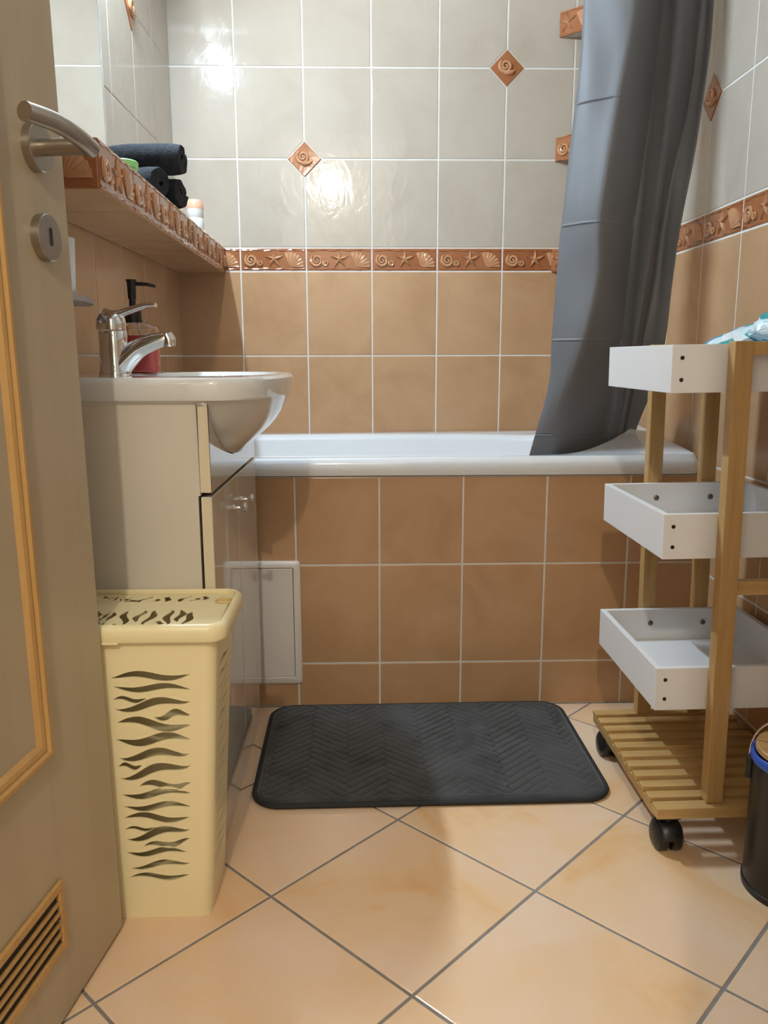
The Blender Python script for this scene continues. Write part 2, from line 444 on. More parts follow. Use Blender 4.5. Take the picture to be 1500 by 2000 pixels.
b = bmesh.new(); bx(b, -.7, 2.0, -4.3, -4.2, 0, ZC); bx(b, -.7, -.15, YF-.1, YF, 0, ZC); bx(b, 1.55, 2.0, YF-.1, YF, 0, ZC)
struct('wall_hall_back', b, 'paint')

# ------------------------------------------------------------ tiled shelf along the left wall
SY0, SZ0, SZ1 = -1.28, 1.122, 1.198
def sx(y): return .156+(.176-.156)*(y/SY0)          # the front edge runs slightly out towards the door
t = root('tiled_shelf', (.09, -.64, SZ0), 'long wall shelf clad in terracotta seashell tiles under the mirror', 'shelf')
tl = .004
part('body', prism([(.012, SY0+tl), (sx(SY0)-tl, SY0+tl), (sx(0)-tl, 0), (.012, 0)], SZ0+tl, SZ1-tl), 'grout', t)
dirv = Vector((sx(0)-sx(SY0), -SY0, 0)); LS = dirv.length; dirv.normalize()
# front face: normal +x, U runs along +y
Fs = frame(Vector((sx(SY0), SY0, (SZ0+SZ1)/2))-Vector((dirv.y, -dirv.x, 0))*tl, dirv, (0, 0, 1))
hh = (SZ1-SZ0)/2-.001; u = .002
while u < LS-.01:
    e = min(u+W-.002, LS-.001); band(rect(u, e, -hh, hh), Fs, t); u += W
Fe = frame((0, SY0+tl, (SZ0+SZ1)/2), (1, 0, 0), (0, 0, 1))
band(rect(.016, sx(SY0)-.002, -hh, hh), Fe, t, .045)
Fu = frame((0, 0, SZ0+tl), (1, 0, 0), (0, -1, 0))
Ft = frame((0, 0, SZ1-tl), (1, 0, 0), (0, 1, 0)); y = SY0
while y < -.01:
    y1 = min(y+W, 0)
    tile('underside_tile', [(.016, -y1+.001), (sx(y1)-.002, -y1+.001), (sx(y)-.002, -y-.001), (.016, -y-.001)], Fu, 'terra_tile', t)
    tile('top_tile', [(.016, y+.001), (sx(y)-.002, y+.001), (sx(y1)-.002, y1-.001), (.016, y1-.001)], Ft, 'cream_tile', t)
    y += W

# ------------------------------------------------------------ triangular corner shelves
D = .232
for z0, lab in ((1.126, 'lowest of three triangular seashell corner shelves, level with the wall border'), (1.450, 'middle of three triangular seashell corner shelves beside the grey curtain'), (1.797, 'topmost of three triangular seashell corner shelves beside the grey curtain')):
    c = root('corner_shelf', (XR-.08, -.08, z0), lab, 'shelf', 'corner shelves above the bath')
    h = .068
    part('body', prism([(XR-D+.01, 0), (XR, 0), (XR, -D+.01)], z0, z0+h), 'cream_tile', c)
    U = Vector((1, -1, 0)).normalized(); N = Vector((-1, -1, 0)).normalized()
    Fd = frame(Vector((XR-D+.008, 0, z0+h/2))+N*-.001, U, (0, 0, 1)); LD = (D-.008)*math.sqrt(2)
    ph = {1.126: .07, 1.45: 0, 1.797: .075}[z0]
    band(rect(.0, min(W-ph, LD)-.002, -h/2, h/2), Fd, c, ph)
    if LD-(W-ph) > .02: band(rect(W-ph, LD, -h/2, h/2), Fd, c)

# ------------------------------------------------------------ mirror and its lamp on the left wall
my0, my1, mz0, mz1 = -1.30, -.683, 1.212, 1.90
t = root('wall_mirror', (.012, -.99, mz0), 'tall mirror with a pale blue glint painted on its edge on the left wall above the shelf', 'mirror')
part('backing', box(.0125, .017, my0+.004, my1-.004, mz0+.004, mz1-.004), 'dark', t)
part('glass', box(.017, .022, my0+.028, my1-.028, mz0+.02, mz1-.02), 'mirror', t)
b = loft([[(.017, y, z) for y, z in rect(my0, my1, mz0, mz1)], [(.0222, y, z) for y, z in rect(my0+.029, my1-.029, mz0+.021, mz1-.021)]], False, False)
part('bevelled_edge', b, 'edgeglass', t)
t = root('mirror_lamp', (.012, -.72, 1.93), 'slim white lamp bar on the left wall above the mirror', 'lamp')
part('wall_plate', box(.0125, .03, -.78, -.66, 1.935, 1.985, .004), 'chrome', t)
part('bar', box(.03, .085, -.88, -.56, 1.962, 1.985, .005), 'white_plastic', t)
part('diffuser', box(.034, .081, -.87, -.57, 1.955, 1.962, .002), 'glow', t)
ld = bpy.data.lights.new('lamp_light', 'AREA'); ld.shape = 'RECTANGLE'; ld.size = .045; ld.size_y = .28
ld.energy = MIRROR_POWER; ld.color = MIRROR_COL
lo = link('lamp_light', ld, t, Vector((.057, -.72, 1.952))-t.location); lo.rotation_euler = (0, math.radians(-38), 0)
ld = bpy.data.lights.new('up_fill', 'AREA'); ld.shape = 'RECTANGLE'; ld.size = .045; ld.size_y = .28  # added upward fill on the bar, brightens surfaces that face up
ld.energy = MIRROR_POWER*.55; ld.color = MIRROR_COL
lo = link('up_fill', ld, t, Vector((.057, -.72, 1.99))-t.location); lo.rotation_euler = (0, math.radians(180+20), 0)
# hall lamp behind the camera
t = root('hall_lamp', (.36, -3.4, 2.5), 'pendant lamp hanging from the hall ceiling outside the door', 'lamp')
part('ceiling_rose', lathe([(.05, 2.47), (.05, 2.49), (.02, 2.4995)], (.36, -3.4, 0)), 'chrome', t, 40)
part('cord', lathe([(.004, 2.18), (.004, 2.47)], (.36, -3.4, 0), 8), 'dark', t)
part('socket', lathe([(.018, 2.14), (.02, 2.18), (.008, 2.19)], (.36, -3.4, 0), 16), 'dark', t, 40)
ld = bpy.data.lights.new('bulb_light', 'POINT'); ld.shadow_soft_size = .03; ld.energy = HALL_POWER; ld.color = HALL_COL
link('bulb_light', ld, t, Vector((.36, -3.4, 2.05))-t.location)

# ------------------------------------------------------------ bathtub
def sup(cx, cy, a, b, nL, nR, N=128, ins=0):
    P = []
    for i in range(N):
        th = 2*PI*(i+.5)/N; c, s = math.cos(th), math.sin(th); n = nR if c > 0 else nL
        P.append((cx+(a-ins)*math.copysign(abs(c)**(2/n), c), cy+(b-ins)*math.copysign(abs(s)**(2/n), s)))
    return P
def sstep(a, b, x): t = min(1, max(0, (x-a)/(b-a))); return t*t*(3-2*t)
ocx, ocy, oa, ob = .7035, -.3525, .6905, .3515
icx, icy, ia, ib = .70, -.352, .625, .292
def O_(ins, z, zr=0): return [(x, y, z+zr*sstep(1.1, 1.36, x)) for x, y in sup(ocx, ocy, oa, ob, 40, 40, ins=ins)]
def I_(ins, z, bf): return [(x, y, z+bf*(.072*sstep(1.08, 1.40, x))) for x, y in sup(icx, icy, ia, ib, 6, 2.3, ins=ins)]
L = [O_(.014, .588), O_(.001, .588), O_(0, .592), O_(0, .614), O_(.003, .622), O_(.010, .627, .008)]
L += [I_(-.012, .627, .9), I_(-.004, .626, 1), I_(.006, .621, 1), I_(.014, .608, .9), I_(.03, .565, .7), I_(.037, .556, .6), I_(.05, .552, .4), I_(.065, .50, .2), I_(.12, .30, 0), I_(.16, .24, 0), I_(.20, .225, 0)]
t = root('bathtub', (.70, -.35, 0), 'white enamel bathtub with a raised headrest, built into terracotta tiles', 'bathtub')
part('shell', loft(L, False, True), 'enamel', t, 40)
part('drain', lathe([(.0, .2265), (.028, .2265), (.03, .224)], (.28, -.35, 0), 24, caps=False), 'chrome', t, 40)

# ------------------------------------------------------------ shower curtain and rod
ZS = [2.02, 1.655, 1.452, 1.308, 1.171, 1.048, .91, .80, .649, .50]
cols = [
 [(1.118, -.57), (1.112, -.565), (1.10, -.565), (1.09, -.565), (1.078, -.565), (1.073, -.565), (1.065, -.565), (1.06, -.565), (1.03, -.565), (1.0, -.56)],
 [(1.10, -.60), (1.091, -.60), (1.079, -.60), (1.069, -.60), (1.057, -.60), (1.052, -.60), (1.044, -.60), (1.04, -.595), (1.005, -.59), (.965, -.585)],
 [(1.20, -.675), (1.187, -.675), (1.161, -.675), (1.142, -.675), (1.127, -.675), (1.129, -.675), (1.106, -.665), (1.086, -.635), (1.064, -.585), (1.03, -.56)],
 [(1.285, -.595), (1.27, -.595), (1.257, -.595), (1.244, -.595), (1.231, -.595), (1.223, -.595), (1.216, -.595), (1.222, -.55), (1.222, -.485), (1.215, -.45)],
 [(1.305, -.645), (1.294, -.645), (1.284, -.645), (1.276, -.645), (1.264, -.645), (1.251, -.645), (1.238, -.645), (1.246, -.59), (1.246, -.515), (1.235, -.48)],
 [(1.37, -.585), (1.366, -.585), (1.349, -.585), (1.32, -.585), (1.305, -.585), (1.293, -.585), (1.275, -.585), (1.275, -.54), (1.272, -.465), (1.26, -.43)],
 [(1.387, -.61), (1.384, -.61), (1.372, -.61), (1.358, -.61), (1.338, -.61), (1.328, -.61), (1.319, -.61), (1.318, -.56), (1.30, -.47), (1.285, -.44)]]
tracks = []
for c in cols:
    tracks.append(catmull([(x, y, z) for (x, y), z in zip(c, ZS)], 14))
creases = [1.440, 1.171, .905, .672]
b = bmesh.new(); G_ = []
nz = len(tracks[0]); NS = 9
def interp(tr, z):
    for a, c in zip(tr, tr[1:]):
        if c.z <= z <= a.z or c.z >= z >= a.z:
            k = 0 if abs(c.z-a.z) < 1e-9 else (z-a.z)/(c.z-a.z); return a.lerp(c, k)
    return tr[-1]
zl = [2.02-(2.02-.50)*i/200 for i in range(201)]
for zc in creases: zl += [zc+d for d in (-.005, -.003, -.0015, 0, .0015, .003, .005)]
zl = sorted(set(zl), reverse=True)
for z in zl:
    ctl = [interp(tr, z) for tr in tracks]
    # face B between ridge and valley kept flat; tight ridges, a few secondary creases
    row = catmull([(p.x, p.y, z) for p in ctl], NS); lin = [ctl[min(i//NS, len(ctl)-1)].lerp(ctl[min(i//NS+1, len(ctl)-1)], (i % NS)/NS) for i in range(len(row))]; row = [a_.lerp(l_, .6) for a_, l_ in zip(row, lin)]
    cr = sum(max(0, 1-abs(z-zc)/.004)**2 for zc in creases)
    out = []
    for i, p in enumerate(row):
        t = i/(len(row)-1)
        dx = .0035*math.sin(z*9+i*.9)*math.sin(t*PI*3)+.004*noise.noise(Vector((p.x*16, z*5, 1.7)))
        dy = -.0035*cr*(1 if t < .55 else .2)+.007*noise.noise(Vector((p.x*20, z*4.5, .3)))
        k = 0 if .30 < t < .52 else 1
        out.append(b.verts.new((p.x+dx*.6*k, p.y+dy*(.4 if k == 0 else 1), z)))
    G_.append(out)
for a, c in zip(G_, G_[1:]):
    for i in range(len(a)-1): b.faces.new((a[i], a[i+1], c[i+1], c[i]))
t = root('shower_curtain', (1.22, -.61, .5), 'dark grey shower curtain gathered at the right, hanging into the bathtub', 'curtain')
o = part('cloth', b, 'curtain', t, 70)
sm = o.modifiers.new('s', 'SOLIDIFY'); sm.thickness = .0012
b = bmesh.new()
for i in range(7):
    x = 1.115+.042*i
    ring = lathe([(.0, 0)], caps=False) if False else None
    pts = [(x, -.615+.024*math.cos(a), 2.03+.024*math.sin(a)) for a in [2*PI*k/14 for k in range(15)]]
    part('hook_ring', tube(pts, .002, 6), 'white_plastic', t, 60)
t = root('curtain_rod', (.70, -.615, 2.04), 'white shower curtain rod running from wall to wall above the bath', 'rod')
part('rod', lathe([(.011, .016), (.011, XR-.004)], (0, -.615, 2.04), 16, 'x'), 'white_plastic', t, 40)
for x0, x1 in ((.0125, .022), (XR-.010, XR-.0005)): part('end_flange', lathe([(.024, x0), (.024, x1)], (0, -.615, 2.04), 20, 'x'), 'white_plastic', t, 40)

# ------------------------------------------------------------ vanity cabinet
cy0, cy1, cxf = -1.298, -.765, .331
t = root('vanity_cabinet', (.17, -1.035, 0), 'cream washbasin cabinet with two glossy doors on a low plinth', 'cabinet')
for ya in (cy0, cy1-.016):
    b = prism([(.013, 0), (.309, 0), (.309, .642), (.3124, .642), (.3124, .795), (.013, .795)], 0, .016)
    for v in b.verts: v.co = Vector((v.co.x, ya+v.co.z, v.co.y))
    part('side_panel', b, 'laminate', t)
part('bottom_panel', box(.013, .309, cy0+.016, cy1-.016, .10, .116), 'laminate', t)
part('plinth', box(.309, .325, cy0+.002, cy1-.002, .0, .099), 'gloss_door', t)
part('back_panel', box(.013, .019, cy0+.016, cy1-.016, .116, .79), 'laminate', t)
ym = (cy0+cy1)/2
cut = []
for z, wd in ((.7958, .272), (.773, .247), (.745, .216), (.718, .163), (.697, .100), (.6875, .045)): cut.append((ym-wd, z))
arc = cut+[(ym, .6845)]+[(2*ym-y, z) for y, z in cut[::-1]]
P = [(cy0, .795)]+[(y-.002 if y < ym else y+.002, min(z-.002, .7945)) for y, z in arc]+[(cy1, .795), (cy1, .647), (cy0, .647)]
bm = holed(P, [], .018)
for v in bm.verts: v.co = Vector((cxf-.009+v.co.z, v.co.x, v.co.y))
fp = part('upper_front', bm, 'gloss_door', t)
eb = part('edge_strip', box(cxf-.0178, cxf-.0006, cy0-.0008, cy0+.0004, .648, .7945), 'edge_band', fp)
for y0, y1, ky, strip in ((cy0, ym-.0015, -1.083, True), (ym+.0015, cy1, -.987, False)):
    d = part('door', box(cxf-.018, cxf, y0, y1, .103, .640, .0012), 'gloss_door', t)
    if strip: part('edge_strip', box(cxf-.0172, cxf-.001, y0-.0008, y0+.0004, .105, .638), 'edge_band', d)
    part('knob', lathe([(.006, 0), (.004, .003), (.0038, .013), (.009, .017), (.0105, .021), (.008, .025), (.001, .0262)], (cxf, ky, .583), 18, 'x'), 'chrome', d, 50)

# ------------------------------------------------------------ washbasin
def bas(z, xf, wd, xb, ins=0):
    P = []
    for i in range(49):
        a = -PI/2+PI*i/48
        c, s = math.cos(a), math.sin(a)
        P.append((.331-ins+(xf-.331)*abs(c)**.9, ym+(wd-ins)*math.copysign(abs(s)**.8, s), z))
    yr, yl = ym+wd-ins, ym-wd+ins
    for k in range(1, 8): P.append((.331-ins+(xb+ins-.331+ins)*k/8, yr, z))
    for k in range(0, 9): P.append((xb+ins, yr+(yl-yr)*k/8, z))
    for k in range(1, 8): P.append((xb+ins+(.331-ins-xb-ins)*k/8, yl, z))
    return P
lev = [(.6845, .334, .03, .25), (.688, .345, .05, .23), (.697, .352, .10, .20), (.708, .366, .135, .18), (.721, .381, .168, .16), (.735, .397, .196, .14), (.751, .4115, .222, .12), (.768, .424, .242, .10), (.785, .4330, .260, .09), (.7945, .4375, .271, .08)]
L = [bas(z, xf, wd, xb) for z, xf, wd, xb in lev]
L += [bas(.7975, .439, .277, .0135), bas(.801, .440, .2785, .0135), bas(.822, .442, .2785, .0135), bas(.829, .441, .277, .0135), bas(.834, .436, .272, .0135)]
def ell(cx, a, b_, z):
    P = []
    for i in range(49):
        t_ = -PI/2+PI*i/48; P.append((cx+a*math.cos(t_), ym+b_*math.sin(t_), z))
    for i in range(1, 24):
        t_ = PI/2+PI*i/24; P.append((cx+a*math.cos(t_), ym+b_*math.sin(t_), z))
    return P
L += [ell(.272, .145, .225, .835), ell(.272, .138, .217, .831), ell(.272, .128, .205, .815), ell(.272, .112, .18, .77), ell(.272, .085, .13, .735), ell(.272, .03, .04, .722)]
n = len(L[0]); L = [q[:n] if len(q) >= n else q+[q[-1]]*(n-len(q)) for q in L]
t = root('washbasin', (.17, ym, .797), 'white ceramic washbasin with a rounded bowl bulging over the cabinet front', 'washbasin')
part('bowl', loft(L, True, True), 'ceramic', t, 35)
part('drain', lathe([(.0, .7235), (.02, .7235), (.022, .7215)], (.272, ym, 0), 20, caps=False), 'chrome', t, 40)

# ------------------------------------------------------------ mixer tap
fy = -1.05; zt = .8345
t = root('mixer_tap', (.11, fy, zt), 'chrome single-lever mixer tap on the washbasin', 'tap')
part('body', lathe([(.030, zt), (.030, zt+.004), (.027, zt+.010), (.0255, zt+.05), (.0265, zt+.077), (.025, zt+.080)], (.112, fy, 0), 28), 'chrome', t, 40)
b = tube(catmull([(.118, fy, zt+.012), (.138, fy, zt+.032), (.160, fy, zt+.049), (.190, fy, zt+.061), (.214, fy, zt+.066)], 6), [.024-.0122*i/24 for i in range(25)], 20)
sp = part('spout', b, 'chrome', t, 50)
part('aerator', tube([(.211, fy, zt+.073), (.2155, fy, zt+.064), (.2165, fy, zt+.051)], [.0115, .0135, .011], 18), 'chrome', sp, 50)
part('lever_cap', lathe([(.027, zt+.082), (.0275, zt+.090), (.026, zt+.102), (.020, zt+.111), (.008, zt+.116)], (.110, fy, 0), 28), 'chrome', t, 50)
b = tube(catmull([(.098, fy, zt+.112), (.118, fy, zt+.109), (.145, fy, zt+.117), (.175, fy, zt+.126), (.195, fy, zt+.127)], 6), [.014-.003*i/24 for i in range(25)], 16, None, [.75-.35*i/24 for i in range(25)])
part('lever', b, 'chrome', t, 50)
0 and part('lift_rod', lathe([(.003, zt), (.003, zt+.03), (.006, zt+.032), (.006, zt+.040)], (.075, fy, 0), 10), 'chrome', t, 40)

# ------------------------------------------------------------ soap dispenser
sxc, syc = .131, -.93
t = root('soap_dispenser', (sxc, syc, zt), 'clear bottle of pink liquid soap with a black pump, behind the tap', 'soap dispenser')
def rr(z, hx, hy, r): return [(sxc+x, syc+y, z) for x, y in rrect(-hx, hx, -hy, hy, r)]
part('bottle', loft([rr(zt, .031, .024, .010), rr(zt+.003, .034, .027, .012), rr(zt+.085, .034, .027, .012), rr(zt+.093, .030, .024, .012), rr(zt+.099, .016, .015, .0149), rr(zt+.106, .0145, .0145, .0144)], True, True), 'bottle', t, 40)
part('liquid_soap', loft([rr(zt+.004, .029, .022, .010), rr(zt+.007, .031, .024, .011), rr(zt+.074, .031, .024, .011)], True, True), 'soap', t, 40)
b = lathe([(.0165, zt+.100), (.0165, zt+.128), (.012, zt+.130)], (sxc-.012, syc, 0), 24)
part('collar', b, 'black_pump', t, 40)
part('stem', lathe([(.007, zt+.128), (.006, zt+.155)], (sxc-.012, syc, 0), 14), 'black_pump', t, 40)
h = part('pump_head', lathe([(.008, zt+.146), (.009, zt+.178), (.0105, zt+.182), (.0105, zt+.184)], (sxc-.012, syc, 0), 18), 'black_pump', t, 40)
part('nozzle', tube([(sxc-.012, syc, zt+.176), (sxc+.018, syc, zt+.175), (sxc+.036, syc, zt+.171)], [.0042, .0036, .003], 10), 'black_pump', h, 50)
part('dip_tube', tube([(sxc-.012, syc, zt+.126), (sxc+.004, syc, zt+.07), (sxc+.008, syc, zt+.076)], .002, 6), 'white_plastic', t, 60)
# cup holder on the wall, half hidden by the door
hp_ = root('wall_soap_dish', (.012, -1.05, .965), 'small chrome wall dish on the terracotta tiles beside the door edge', 'soap dish')
P = [(.0125, -.985), (.045, -.965), (.075, -1.03), (.088, -1.12), (.075, -1.19), (.0125, -1.20)]
part('dish', prism(P, .964, .974), 'dish', hp_)
part('wall_mount', box(.0125, .024, -1.12, -1.06, .95, .966, .003), 'chrome', hp_)
thing('plastic_cup', lathe([(.025, .9745), (.027, .977), (.031, 1.07), (.029, 1.07), (.026, .982), (.0, .982)], (.048, -1.13, 0), 28), 'white_plastic', 'white plastic cup standing on the wall dish', 'cup', None, 40)

# ------------------------------------------------------------ things on the tiled shelf
def roll(name, y, z, x0, x1, R, turns, ph, label, rz=0, sq=1.0):
    t = root(name, ((x0+x1)/2, y, z-R*.9), label, 'towel', 'rolled towels on the tiled shelf')
    prof = []; N = 46; th = R/(turns+.55)
    for i in range(N+1):
        a = turns*2*PI*i/N; r = th*.55+(R-th*.55-th*.25)*i/N; prof.append((r, a+ph))
    outer = [((r+th*.42)*math.cos(a), (r+th*.42)*math.sin(a)) for r, a in prof]
    inner = [((r-th*.42)*math.cos(a), (r-th*.42)*math.sin(a)) for r, a in prof]
    sec = outer+inner[::-1]
    L = []
    M_ = 14
    for k in range(M_+1):
        f = k/M_; x = x0+(x1-x0)*f; sc = 1-.10*(abs(2*f-1)**6)
        ring = []
        for q, (a, c) in enumerate(sec):
            w_ = 1+.07*noise.noise(Vector((a*40, c*40, x*14+ph)))
            bow = .004*noise.noise(Vector((x*22, ph, 0)))
            ring.append((x+.004*noise.noise(Vector((a*50, c*50, ph))), y+a*sc*w_+bow, z+c*sc*w_*sq))
        L.append(ring)
    bm = bmesh.new(); R_ = [[bm.verts.new(p) for p in l] for l in L]; n = len(sec); h_ = len(outer)
    for a, c in zip(R_, R_[1:]):
        for i in range(n): bm.faces.new((a[i], a[(i+1) % n], c[(i+1) % n], c[i]))
    for r_ in (R_[0], R_[-1]):
        for i in range(h_-1): bm.faces.new((r_[i], r_[i+1], r_[n-2-i], r_[n-1-i]))
    part('rolled_cloth', bm, 'towel', t, 60); t.rotation_euler.z = rz
    return t
roll('rolled_towel', -.738, SZ1+.036, .034, .158, .036, 2.6, .6, 'black rolled towel under the top roll, nearer to the door', -.50)
roll('rolled_towel', -.640, SZ1+.036, .030, .172, .036, 2.6, 2.4, 'black rolled towel under the top roll, nearer to the bath', -.30)
roll('rolled_towel', -.680, SZ1+.1035, .020, .182, .037, 2.4, 4.2, 'black rolled towel lying on top of the two others', -.10)
t = root('green_jar', (.105, -.90, SZ1), 'light green plastic jar on the shelf in front of the towels', 'jar')
part('jar_body', lathe([(.026, SZ1+.0005), (.028, SZ1+.004), (.030, SZ1+.034), (.028, SZ1+.036)], (.105, -.90, 0), 28), 'green', t, 40)
part('lid', lathe([(.032, SZ1+.036), (.0325, SZ1+.047), (.030, SZ1+.049)], (.105, -.90, 0), 28), 'green', t, 40)
t = root('deodorant_bottle', (.122, -.27, SZ1), 'white bottle with a peach cap at the far end of the shelf', 'bottle')
part('bottle_body', lathe([(.022, SZ1+.0005), (.0235, SZ1+.004), (.0235, SZ1+.040), (.022, SZ1+.043), (.0235, SZ1+.046), (.0235, SZ1+.066)], (.122, -.27, 0), 28), 'white_plastic', t, 40)
part('cap', lathe([(.0238, SZ1+.066), (.0235, SZ1+.082), (.018, SZ1+.090), (.006, SZ1+.092)], (.122, -.27, 0), 28), 'peach', t, 40)
t = root('amber_bottle', (.082, -.33, SZ1), 'small amber bottle between the towels and the white bottle', 'bottle')
part('bottle_body', lathe([(.016, SZ1+.0005), (.018, SZ1+.003), (.018, SZ1+.050), (.010, SZ1+.058)], (.085, -.33, 0), 24), 'amber', t, 40)
part('cap', lathe([(.011, SZ1+.058), (.011, SZ1+.074), (.009, SZ1+.076)], (.085, -.33, 0), 20), 'white_plastic', t, 40)

# ------------------------------------------------------------ access hatch in the bath panel
hx0, hx1, hz0, hz1, hy = .25, .4235, .064, .379, YP
t = root('access_hatch', (.335, hy, hz0), 'pale plastic inspection hatch set into the tiled bath panel', 'hatch')
L = [[(x, y_, z) for x, z in rrect(hx0+i, hx1-i, hz0+i, hz1-i, max(.008-i*.3, .002))] for i, y_ in ((0, hy-.0005), (0, hy-.006), (.003, hy-.0085), (.016, hy-.0085), (.018, hy-.004))]
part('frame', loft(L, False, False), 'hatch', t, 40)
part('gap_shade', box(hx0+.016, hx1-.016, hy-.003, hy-.0005, hz0+.016, hz1-.016), 'dark', t)  # dark sheet painted as the shade between frame and hatch door
part('hatch_door', box(hx0+.0185, hx1-.0185, hy-.0075, hy-.003, hz0+.0185, hz1-.0185, .0012), 'hatch', t)

# ------------------------------------------------------------ door leaf, open inwards along the left wall
DX, DY = .2055, -1.502
d1 = link('door_1', None, None, (DX, DY, 0)); tag(d1, 'pale maple door leaf standing open at the left, with steel lever and vent', None, None, 'structure')
d1.rotation_euler = (.0145, 0, math.radians(-8.2))
def dbox(n0, n1, s0, s1, z0, z1, bev=0): return box(DX+n0, DX+n1, DY-s1, DY-s0, z0, z1, bev)
part('leaf', dbox(-.040, 0, 0, .74, .008, 2.02, .0015), 'door_wood', d1)
ms0, ms1, mzb, mzt, mw = .156, .584, .376, 1.86, .026
def mould(p, q, inn):    # mitred moulding strip between outer corners p, q (s, z); inn = inward unit offset
    prof = [(0, 0), (0, .006), (.004, .0095), (.009, .0095), (.012, .006), (.016, .0068), (.021, .0055), (.026, .0)]
    p, q, inn = Vector(p), Vector(q), Vector(inn); al = (q-p).normalized(); L = []
    for e, sg in ((p, 1), (q, -1)): L.append([(DX+h_, DY-(e+inn*w_+al*(sg*w_)).x, (e+inn*w_+al*(sg*w_)).y) for w_, h_ in prof])
    return loft(L)
pts = [(ms0, mzb), (ms1, mzb), (ms1, mzt), (ms0, mzt)]
for p, q, i_ in ((pts[0], pts[1], (0, 1)), (pts[1], pts[2], (-1, 0)), (pts[2], pts[3], (0, -1)), (pts[3], pts[0], (1, 0))):
    part('moulding', mould(p, q, i_), 'mould', d1)
def disc(s, z, r, th, seg=40): return lathe([(r, 0), (r, th-.0012), (r-.0012, th)], (DX, DY-s, z), seg, 'x')
hs, hz = .069, 1.110
hd = part('lever_handle', tube([(DX, DY-hs, hz), (DX+.030, DY-hs, hz), (DX+.062, DY-hs, hz)], [.0098, .0098, .0098], 24), 'steel', d1, 40)
b = tube(catmull([(DX+.067, DY-hs+.011, hz-.001), (DX+.067, DY-hs-.022, hz+.005), (DX+.061, DY-hs-.062, hz+.011), (DX+.050, DY-hs-.103, hz+.012)], 8), .0102, 24)
part('grip', b, 'steel', hd, 40)
part('rosette', disc(hs, hz, .0275, .011), 'steel', d1, 40)
es = part('escutcheon', disc(.066, 1.009, .0275, .011), 'steel', d1, 40)
b = prism(rrect(-.0028, .0028, -.0105, .0105, .0027), 0, .0008)
for v in b.verts: v.co = Vector((DX+.0109+v.co.z, DY-.065+v.co.x, 1.010+v.co.y))
part('keyhole_shade', b, 'dark', es)  # dark slip on the plate stands for the shade inside the hole
vg = part('vent_shade', dbox(.0, .0008, .166, .574, .113, .198), 'dark', d1)  # flat dark sheet on the leaf, painted as shade behind the slats
for s0, s1, z0, z1 in ((.160, .580, .192, .204), (.160, .580, .107, .119), (.160, .172, .119, .192), (.568, .580, .119, .192)):
    part('vent_frame', dbox(.0, .006, s0, s1, z0, z1, .0015), 'mould', d1)
for k in range(4):
    z = .1336+k*.0146
    b = dbox(.001, .0055, .172, .568, z-.0019, z+.0019)
    part('vent_slat', b, 'mould', d1)
part('vent_screw', disc(.176, .155, .003, .0075, 12), 'steel', d1, 40)

# ------------------------------------------------------------ laundry hamper
def wavy(p, q, th, ph, amp=.5, n=14, sharp=.75):
    p, q = Vector(p), Vector(q); d = (q-p); nn = Vector((-d.y, d.x)).normalized(); A_, B_ = [], []
    for i in range(n+1):
        t = i/n; c = p+d*t+nn*(amp*th*math.sin(2*PI*t*.95+ph)*math.sin(PI*t)**.5)
        w_ = .5*th*max(0, math.sin(PI*t))**sharp
        A_.append(c+nn*w_); B_.append(c-nn*w_)
    P = A_+B_[1:-1][::-1]; return [(v.x, v.y) for v in P]
hz1_ = .468
hb = dict(x0=(.062, .040), x1=(.336, .364), y0=(-1.474, -1.488), y1=(-1.330, -1.318)); RC = .020
def hv(k, z): a, b_ = hb[k]; return a+(b_-a)*z/hz1_
t = root('laundry_hamper', (.20, -1.40, 0), 'ivory plastic laundry hamper with wavy slots, between the door and the cabinet', 'hamper')
slots = [(.208,.405,.324,.41,.0082),(.21,.392,.324,.386,.0077),(.209,.371,.258,.372,.0056),(.21,.356,.322,.367,.0092),(.267,.343,.321,.346,.0087),(.212,.334,.321,.329,.0107),(.208,.307,.319,.306,.0107),(.21,.277,.316,.282,.0102),(.209,.262,.244,.264,.0064),(.21,.243,.317,.263,.0102),(.238,.229,.316,.234,.0097),(.21,.216,.315,.217,.0092),(.211,.196,.314,.194,.0082),(.211,.176,.311,.176,.0087),(.211,.156,.259,.159,.0051),(.212,.14,.31,.155,.0097),(.238,.126,.31,.139,.0077),(.21,.117,.304,.116,.0082),(.215,.09,.308,.097,.0072),(.213,.073,.306,.076,.0072)]
phs = [0, 3.4, .5, 4.2, 4.0, .4, 3.3, 4.4, .3, 4.5, .6, 3.6, 3.4, .2, .4, 4.2, 1.0, 3.5, 4.4, .5]
tb = .0026; b = bmesh.new()
def merge(dst, src):
    m_ = bpy.data.meshes.new('t'); src.to_mesh(m_); src.free(); dst.from_mesh(m_); bpy.data.meshes.remove(m_)
def panel(k0, k1, fixed, sgn, holes, along):
    """slotted board between two rounded corners; holes in (coordinate, z)"""
    def uv(c, z): a, e = hv(k0, z)+RC, hv(k1, z)-RC; return ((c-a)/(e-a), z)
    bm = holed([(0, 0), (1, 0), (1, hz1_), (0, hz1_)], [[uv(*q) for q in h_] for h_ in holes], tb)
    for v in bm.verts:
        s_, z, n_ = v.co.x, v.co.y, v.co.z; a, e = hv(k0, z)+RC, hv(k1, z)-RC; c = a+(e-a)*s_; f = hv(fixed, z)+sgn*(n_-tb/2)
        v.co = Vector((c, f, z)) if along == 'x' else Vector((f, c, z))
    return bm
fh = []
for (a, z0, e, z1, th), ph in zip(slots, phs):
    fh.append(wavy((a, z0-.0015), (e, z1-.0015), th*1.35, ph))
    fh.append(wavy((a-.1245, z0-.0015), (min(e-.1245, .198), z1-.0015), th*1.35, ph+1.5))
